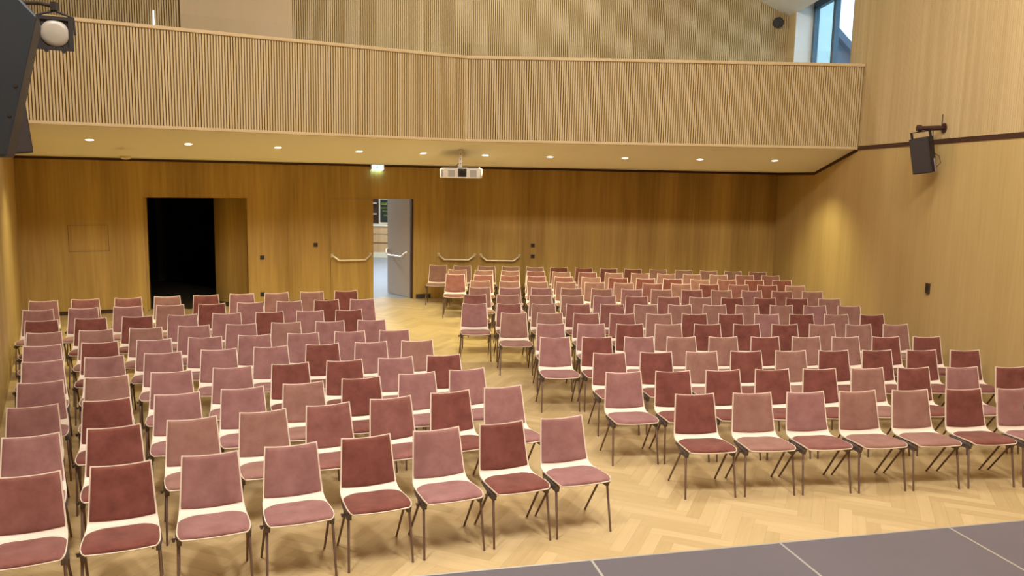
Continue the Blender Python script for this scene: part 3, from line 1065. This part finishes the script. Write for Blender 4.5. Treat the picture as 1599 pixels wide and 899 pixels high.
# ------------------------------------------------------------------ stage decks
E0 = Vector((0.404, 3.672, 0))
ev = Vector((1, 0.2345, 0)).normalized()
nv = Vector((-ev.y, ev.x, 0))
ST = Frame(E0, ev, nv)
ZS = 1.05
MODS = [(-2.0, -1.001, 'grey stage deck at the edge of the picture frame beside the front chairs'),
        (-1.0, -0.0005, 'grey stage deck, its corner just showing below the aisle'),
        (0.0, 1.0, 'grey stage deck between the first two pale seams'),
        (1.0005, 2.000, 'grey stage deck between the second and third pale seams'),
        (2.0005, 3.002, 'grey stage deck beyond the last pale seam'),
        ]
for a, c, lab in MODS[1:]:
    r = put(empty('stage_deck', ST((a + c) / 2, -1.0, 0)), lab, 'stage deck', 'stage decks along the front edge')
    m = MB(); m.box(a + .006, c - .006, -1.991, -0.012, ZS - .03, ZS - .001, ST); world_child(m.build('deck_panel', M['deck']), r)
    m = MB()
    m.box(a, c, -0.012, 0, ZS - .09, ZS, ST); m.box(a, c, -2.0, -1.991, ZS - .09, ZS, ST)
    m.box(a, a + .006, -1.991, -0.012, ZS - .09, ZS, ST); m.box(c - .006, c, -1.991, -0.012, ZS - .09, ZS, ST)
    world_child(m.build('edge_frame', M['alu']), r)
    for sx in (a + .06, c - .06):
        for sy in (-.08, -1.92):
            m = MB(); m.tube([ST(sx, sy, 0), ST(sx, sy, ZS - .03)], .024, 10); world_child(m.build('leg', M['alu'], smooth=True), r)

# ------------------------------------------------------------------ things on walls and soffit
# exit sign
ex = put(empty('exit_sign', LW(1.29, -0.03, 2.95)), 'lit green and white exit sign above the foyer door', 'exit sign')
EF = Frame(LW(1.29, -0.09, 0), -LW.s, LW.n)
m = MB(); m.box(-.14, .14, 0.0, 0.085, 2.94, 3.05, EF); world_child(m.build('housing', M['white_paint']), ex)
m = MB(); m.box(-.135, .135, -0.012, 0.0, 2.945, 3.045, EF); world_child(m.build('lit_panel', M['exit_white']), ex)
m = MB(); m.box(-.12, .12, 0.02, 0.07, 2.932, 2.94, EF); world_child(m.build('wall_glow_strip', M['exit_wall_glow']), ex)  # added emitter, throws a cyan glow on the wall
m = MB()
# running figure
m.tube([EF(-.005, -.014, 3.035), EF(-.006, -.014, 3.018)], .010, 8)
m.tube([EF(-.010, -.014, 3.016), EF(-.018, -.014, 2.988)], .009, 6)
m.tube([EF(-.018, -.014, 2.988), EF(.004, -.014, 2.975), EF(-.002, -.014, 2.952)], .006, 6)
m.tube([EF(-.018, -.014, 2.988), EF(-.036, -.014, 2.970), EF(-.054, -.014, 2.968)], .006, 6)
m.tube([EF(-.010, -.014, 3.012), EF(.014, -.014, 2.998), EF(.022, -.014, 3.010)], .005, 6)
m.tube([EF(-.010, -.014, 3.012), EF(-.034, -.014, 3.004), EF(-.036, -.014, 2.990)], .005, 6)
# arrow and door edge
m.box(.040, .046, -0.014, -0.012, 2.952, 3.040, EF)
m.box(.046, .075, -0.014, -0.012, 3.034, 3.040, EF)
m.tube([EF(-.118, -.014, 2.995), EF(-.072, -.014, 2.995)], .005, 6)
m.tube([EF(-.100, -.014, 3.012), EF(-.118, -.014, 2.995), EF(-.100, -.014, 2.978)], .005, 6)
world_child(m.build('pictogram', M['exit_green']), ex)

# projector under the sloping soffit
PX, PY = -1.0, 15.2
pj = put(empty('projector', (PX, PY, 2.80)), 'white projector hanging from the balcony underside on a short pole', 'projector')
PF = Frame((PX, PY, 0), (1, -0.03, 0), (0.03, 1, 0))
m = MB(); m.box(-.375, .375, -.02, .50, 2.80, 2.985, PF); world_child(m.build('body', M['proj_white'], bevel=.025, smooth=True), pj)
m = MB(); m.box(-.06, .14, -.05, -.015, 2.805, 2.995, PF); world_child(m.build('lens_surround', M['proj_white'], bevel=.015, smooth=True), pj)
m = MB(); m.box(-.04, .12, -.056, -.048, 2.825, 2.975, PF)
world_child(m.build('lens_recess', M['black'], bevel=.004), pj)
m = MB(); m.disc_stack(PF(.05, -.054, 2.90), -PF.n, [(0, .062), (.02, .06), (.024, .045), (.020, .03), (.024, .001)]); world_child(m.build('lens', M['lens_black'], smooth=True), pj)
for a, c in ((-.225, -.10), (.18, .305)):
    m = MB(); m.box(a, c, -.026, -.02, 2.825, 2.95, PF); world_child(m.build('vent', M['vent_grey']), pj)
m = MB(); m.box(-.355, -.315, -.026, -.02, 2.825, 2.95, PF); world_child(m.build('indicator_panel', M['vent_grey']), pj)
m = MB(); m.box(-.33, .33, .03, .45, 2.985, 3.005, PF); world_child(m.build('top_plate', simple('grey_plate', rgb(126, 112, 100), .6)), pj)
m = MB()
m.box(-.03, .03, .0, .06, 3.0, 3.36, PF)
m.disc_stack(PF(0, .03, 3.30), (0, 0, 1), [(0, .06), (.012, .06)])
world_child(m.build('mount_pole', M['proj_white'], smooth=True), pj)
m = MB()
for z in (3.07, 3.15, 3.24):
    m.disc_stack(PF(0, -.002, z), -PF.n, [(0, .011), (.004, .011)], 12)
m.tube([PF(-.03, .03, 3.08), PF(-.07, .03, 3.03), PF(-.11, .03, 3.00)], .007, 6)
world_child(m.build('fixings', M['black']), pj)
# detector dome
sd = put(empty('smoke_detector', (-6.25, 12.95, ZK)), 'small cream smoke detector dome under the balcony', 'smoke detector')
m = MB(); m.disc_stack((-6.25, 13.20, ZK), (0, 0, -1), [(-.002, .075), (.012, .075), (.014, .085), (.03, .082), (.048, .06), (.055, .02), (.056, .001)])
world_child(m.build('dome', M['cream'], smooth=True), sd)
m = MB(); m.disc_stack((-6.25, 13.20, ZK), (0, 0, -1), [(-.004, .09), (.006, .09)]); world_child(m.build('base', M['cream'], smooth=True), sd)

# recessed downlights in the sloping soffit
DLS = [(-6.463, 12.516, 3.279), (-5.252, 13.24, 3.268), (-4.016, 13.956, 3.262), (-2.783, 14.727, 3.245), (-1.7, 15.304, 3.249),
       (-.555, 15.629, 3.244), (.675, 15.654, 3.239), (2.099, 15.637, 3.243), (3.519, 15.619, 3.246), (4.936, 15.601, 3.25)]
NR = Vector((0, .415, 2.02)).normalized() * -1
NL = Vector((-.482 * .415, .876 * .415, 2.02)).normalized() * -1
for i, (x, y, z) in enumerate(DLS):
    nrm = NL if i < 5 else NR
    if i < 9:
        rel = ORD[i + 1] + ' from the dark doorway side' if i else 'nearest the dark doorway side'
    else:
        rel = 'nearest the speaker wall'
    rel = rel.replace('nearest', 'next to')
    r = put(empty('downlight', (x, y, z)), 'small round recessed downlight under the balcony, ' + rel, 'downlight', 'recessed downlights under the balcony')
    o = Vector((x, y, z))
    m = MB(); m.disc_stack(o, nrm, [(-.003, .074), (.004, .074), (.006, .070), (.006, .063), (-.003, .062)], 24, False); world_child(m.build('trim_ring', M['white_paint'], smooth=True), r)
    m = MB(); m.disc_stack(o, nrm, [(-.004, .061), (.004, .060), (.005, .001)]); world_child(m.build('lamp', M['downlight']), r)
    l = bpy.data.lights.new('downlight_beam', 'SPOT')
    l.energy = DOWN_W
    l.color = (1.0, 0.92, 0.46)
    l.spot_size = math.radians(125)
    l.spot_blend = 0.7
    l.shadow_soft_size = 0.0
    lo = bpy.data.objects.new('downlight_beam', l)
    COL.objects.link(lo)
    lo.parent = r
    lo.location = nrm * 0.02

# sockets, switches, floor vent
def plate(name, fr, s, z, w, h, label, cat, d=0.012, group=None):
    r = put(empty(name, fr(s, 0, z)), label, cat, group)
    m = MB(); m.box(s - w / 2, s + w / 2, -d, 0.0, z - h / 2, z + h / 2, fr); world_child(m.build('plate', M['socket'], bevel=.003), r)
    m = MB(); m.box(s - w * .32, s + w * .32, -d - .004, -d, z - h * .32, z + h * .32, fr); world_child(m.build('insert', M['black']), r)
    return r


plate('wall_socket', LW, 3.79, 1.04, .09, .09, 'dark socket beside the dark doorway at hip height', 'socket')
plate('wall_socket', LW, 3.80, 0.25, .09, .09, 'dark socket beside the dark doorway near the floor', 'socket')
plate('light_switch', LW, 2.66, 1.29, .09, .09, 'dark switch beside the shut foyer door leaf', 'switch')
plate('light_switch', BW, 2.363, 1.275, .09, .09, 'dark switch above another, beside the shut double door', 'switch')
plate('light_switch', BW, 2.366, 1.02, .09, .09, 'dark switch below another, beside the shut double door', 'switch')
plate('wall_socket', RW, 11.72, 1.36, .09, .15, 'tall black socket on the side wall below the speaker', 'socket', d=.03)
fv = put(empty('floor_vent', LW(.18, -.02, 0)), 'low black grille on the wall foot beside the foyer door', 'vent')
m = MB(); m.box(.01, .36, -.022, 0, 0.0, 0.10, LW); world_child(m.build('housing', M['black']), fv)
m = MB()
for k in range(4):
    m.box(.02, .35, -.027, -.022, .012 + k * .022, .022 + k * .022, LW)
world_child(m.build('louvre', M['bracket']), fv)

# glowing strip drawn for a white streak, and round speaker, on the upper wall
ls = put(MB().box(5.72, 5.745, -0.01, 0.0, 4.9, 5.9, LW).build('glow_strip', M['strip_glow']), 'narrow glowing white strip on the slatted upper wall', 'light')
rs = put(empty('round_speaker', (5.81, 18.78, 6.36)), 'round black speaker high on the slatted wall above the balcony', 'speaker')
m = MB(); m.disc_stack((5.81, 18.81, 6.36), (0, -1, 0), [(0, .10), (.06, .115), (.11, .115), (.118, .108)]); world_child(m.build('housing', M['black'], smooth=True), rs)
m = MB(); m.disc_stack((5.81, 18.81, 6.36), (0, -1, 0), [(.112, .10), (.124, .09), (.128, .001)]); world_child(m.build('grille', M['grille'], smooth=True), rs)

# ------------------------------------------------------------------ speakers and spotlight near the stage
def cabinet(bm_owner, o, right, up, fwd, w0, w1, h, d):
    """wedge cabinet: w0 wide at the front, w1 at the back"""
    pts = []
    for z in (-h / 2, h / 2):
        for (a, dd) in ((-w0 / 2, 0), (w0 / 2, 0), (w1 / 2, -d), (-w1 / 2, -d)):
            pts.append(o + right * a + up * z + fwd * dd)
    bm_owner.hexa(pts)


# speaker on the right wall
sp = put(empty('wall_speaker', (5.75, 11.7, 3.0)), 'black loudspeaker tilted down on an arm from the slatted side wall', 'speaker')
fwd = Vector((-0.75, -0.64, -0.16)).normalized()
right = fwd.cross(Vector((0, 0, 1))).normalized()
up = right.cross(fwd).normalized()
up = (up + right * 0.13).normalized()
right = fwd.cross(up).normalized()
so = Vector((5.72, 11.62, 3.25))
m = MB(); cabinet(m, so, right, up, fwd, .27, .23, .50, .22); world_child(m.build('cabinet', M['black'], bevel=.012), sp)
m = MB(); cabinet(m, so + fwd * .006, right, up, fwd, .245, .24, .47, .010); world_child(m.build('grille', M['grille']), sp)
m = MB()
q = so - fwd * .10
for sx in (-.128, .128):
    m.hexa([q + right * (sx + a) + fwd * b2 + up * c for c in (.05, .34) for (a, b2) in ((-.008, -.025), (.008, -.025), (.008, .025), (-.008, .025))])
m.hexa([q + right * a + fwd * b2 + up * c for c in (.325, .34) for (a, b2) in ((-.136, -.025), (.136, -.025), (.136, .025), (-.136, .025))])
world_child(m.build('yoke', M['black']), sp)
top = q + up * .335
m = MB()
wall_pt = Vector((XR, 11.62, 3.64))
m.tube([top, top + Vector((0, 0, .03))], .022, 10)
m.tube([Vector((top.x - .02, top.y, 3.64)), Vector((XR - .08, top.y, 3.65)), Vector((XR, top.y, 3.65))], [.03, .036, .028], 10)
m.tube([top + Vector((0, 0, .0)), Vector((top.x, top.y, 3.64))], .02, 10)
m.disc_stack(Vector((XR, top.y, 3.65)), (-1, 0, 0), [(0, .07), (.015, .07)])
m.disc_stack(Vector((top.x - .05, top.y, 3.64)), (1, 0, 0), [(0, .045), (.05, .045)])
world_child(m.build('wall_arm', simple('brown_steel', rgb(70, 44, 40), .5, metal=.3), smooth=True), sp)
m = MB()
m.tube([Vector((XR - .05, top.y - .02, 3.66)), Vector((XR - .05, top.y - .02, 3.84))], .007, 8)
m.tube([Vector((XR - .16, top.y, 3.63)), Vector((XR - .15, top.y, 3.49))], .007, 8)
world_child(m.build('rod', M['black']), sp)
m = MB()
bk = so - right * .125 - fwd * .09
right = -right
m.hexa([bk + right * a + up * c + fwd * b2 for c in (-.24, -.06) for (a, b2) in ((.0, -.06), (.018, -.06), (.03, .0), (.012, .0))])
put(world_child(m.build('rating_plate', simple('pale_print', rgb(150, 130, 130), .6, noise=.5, scale=60)), sp), 'pale printed plate on the speaker side')
m = MB()
m.tube([bk + up * .02 + right * .02, bk + up * -.04 + right * .07 - fwd * .05, bk + up * -.14 + right * .08 - fwd * .05, bk + up * -.2 + right * .02], .005, 6)
world_child(m.build('cable', M['black']), sp)

# small speaker on the left wall, facing the hall
s2 = put(empty('wall_speaker', (-5.4, 8.7, 2.98)), 'smaller black speaker hanging behind the large dark cabinet', 'speaker')
fwd = Vector((0.55, -0.82, -0.12)).normalized()
right = fwd.cross(Vector((0, 0, 1))).normalized()
up = (right.cross(fwd) + right * 0.10).normalized()
right = fwd.cross(up).normalized()
so = Vector((-5.215, 8.60, 3.255))
m = MB(); cabinet(m, so, right, up, fwd, .27, .16, .54, .24); world_child(m.build('cabinet', M['black'], bevel=.012), s2)
m = MB(); cabinet(m, so + fwd * .006, right, up, fwd, .245, .24, .50, .010); world_child(m.build('grille', M['grille']), s2)
q = so - fwd * .10
m = MB()
for sx in (-.128, .128):
    m.hexa([q + right * (sx + a) + fwd * b2 + up * c for c in (.02, .34) for (a, b2) in ((-.008, -.02), (.008, -.02), (.008, .02), (-.008, .02))])
m.hexa([q + right * a + fwd * b2 + up * c for c in (.325, .34) for (a, b2) in ((-.136, -.02), (.136, -.02), (.136, .02), (-.136, .02))])
world_child(m.build('yoke', M['black']), s2)
wx = -0.762 - 0.5607 * 8.7
m = MB(); m.tube([q + up * .335, q + up * .40, Vector((wx, 8.75, q.z + .42))], .02, 8); world_child(m.build('wall_arm', M['black'], smooth=True), s2)

# large dark cabinet on the left wall near the stage
lp = put(empty('stage_loudspeaker', (-3.45, 5.2, 2.9)), 'large dark loudspeaker cabinet cut by the picture edge', 'speaker')
LF = Frame((-3.0, 5.2, 0), (-0.92, -0.39, 0), (-0.39, 0.92, 0))
m = MB()
prof = [(-2.945, 3.775), (-3.165, 2.915), (-3.55, 2.90), (-3.55, 4.35), (-3.42, 4.30)]
# side outline extruded in depth, turned a little towards the hall
pts0 = [Vector((x, 5.15 + (x + 2.95) * .18, z)) for x, z in prof]
pts1 = [Vector((x - .20, 5.55 + (x + 2.95) * .10, z)) for x, z in prof]
va = [m.bm.verts.new(v) for v in pts0]
vb = [m.bm.verts.new(v) for v in pts1]
m.bm.faces.new(va); m.bm.faces.new(vb[::-1])
for i in range(5):
    j = (i + 1) % 5
    m.bm.faces.new((va[i], vb[i], vb[j], va[j]))
world_child(m.build('cabinet', M['black_blue'], bevel=.015), lp)
for (x, z) in ((-3.085, 3.35), (-3.13, 3.17)):
    m = MB()
    m.disc_stack((x, 5.15 + (x + 2.95) * .18, z), (0.05, -1, 0), [(-.01, .012), (.006, .012)], 12)
    world_child(m.build('bolt', M['black'], smooth=True), lp)
m = MB()
m.tube([Vector((-3.5, 5.4, 3.9)), Vector((-3.75, 5.4, 3.9))], .03, 8)
world_child(m.build('wall_bracket', M['black']), lp)

# theatre spotlight on an arm from the left wall
tl = put(empty('stage_spotlight', (-3.285, 6.0, 3.70)), 'black theatre spotlight with round frosted lens above the large loudspeaker', 'spotlight')
fwd = Vector((0.44, -0.89, -0.12)).normalized()
right = fwd.cross(Vector((0, 0, 1))).normalized()
up = right.cross(fwd).normalized()
so = Vector((-3.31, 6.0, 3.805))
m = MB(); m.disc_stack(so - fwd * .30, fwd, [(0, .05), (.02, .085), (.16, .10), (.28, .10), (.29, .095)]); world_child(m.build('body', M['black'], smooth=True), tl)
m = MB()
for (a0, a1, c0, c1) in ((-.118, .118, .092, .118), (-.118, .118, -.118, -.092), (-.118, -.088, -.092, .092), (.088, .118, -.092, .092)):
    m.hexa([so + right * a + fwd * b2 + up * c for c in (c0, c1) for (a, b2) in ((a0, -.03), (a1, -.03), (a1, .0), (a0, .0))])
m.hexa([so + right * a + fwd * b2 + up * c for c in (-.11, .11) for (a, b2) in ((-.11, -.032), (.11, -.032), (.11, -.014), (-.11, -.014))])
for (a, c) in ((.125, .0), (-.05, -.122), (.06, -.122)):
    m.disc_stack(so + right * a + up * c - fwd * .02, fwd, [(0, .014), (.02, .014)], 10)
world_child(m.build('filter_frame', M['black']), tl)
m = MB(); m.disc_stack(so - fwd * .012, fwd, [(0, .094), (.006, .090), (.016, .06), (.020, .001)]); world_child(m.build('lens', M['lens_white'], smooth=True), tl)
m = MB()
for sx in (-.125, .125):
    m.tube([so - fwd * .15 + right * sx, so - fwd * .15 + right * sx * .95 + up * .12, so - fwd * .15 + up * .16], .009, 8)
m.tube([so - fwd * .15 + up * .15, so - fwd * .15 + up * .22], .018, 10)
world_child(m.build('yoke', M['black'], smooth=True), tl)
hook = so - fwd * .15 + up * .19
m = MB()
m.tube([hook, hook + Vector((-.10, 0, .02)), hook + Vector((-.95, .15, .05))], .014, 10)
m.box(hook.x - .02, hook.x + .02, hook.y - .02, hook.y + .02, hook.z - .03, hook.z + .03)
world_child(m.build('arm', simple('dark_steel', rgb(52, 46, 44), .5, metal=.3), smooth=True), tl)

# microphone on its stand at the edge of the view
mc = put(empty('microphone_stand', (1.42, 1.9, ZS)), 'grey microphone head on a stand at the frame edge beside the front chairs', 'microphone')
m = MB(); m.disc_stack((1.42, 1.9, ZS), (0, 0, 1), [(0, .13), (.012, .13), (.02, .03), (.03, .013)]); world_child(m.build('base', M['black'], smooth=True), mc)
m = MB(); m.tube([(1.42, 1.9, ZS + .02), (1.42, 1.9, 2.28)], .010, 10); m.tube([(1.42, 1.9, 2.28), (1.40, 1.9, 2.31)], .014, 10); world_child(m.build('pole', M['black'], smooth=True), mc)
m = MB(); m.tube([(1.44, 1.9, 2.30), (1.345, 1.9, 2.318), (1.288, 1.9, 2.327)], [.012, .018, .021], 12); world_child(m.build('handle', M['black'], smooth=True), mc)
m = MB(); m.disc_stack((1.292, 1.9, 2.327), (-1, 0, .12), [(0, .021), (.01, .026), (.03, .027), (.045, .02), (.053, .008), (.055, .001)], 20)
world_child(m.build('grille', simple('mic_mesh', rgb(150, 146, 140), .4, metal=.6, noise=.3, scale=300), smooth=True), mc)
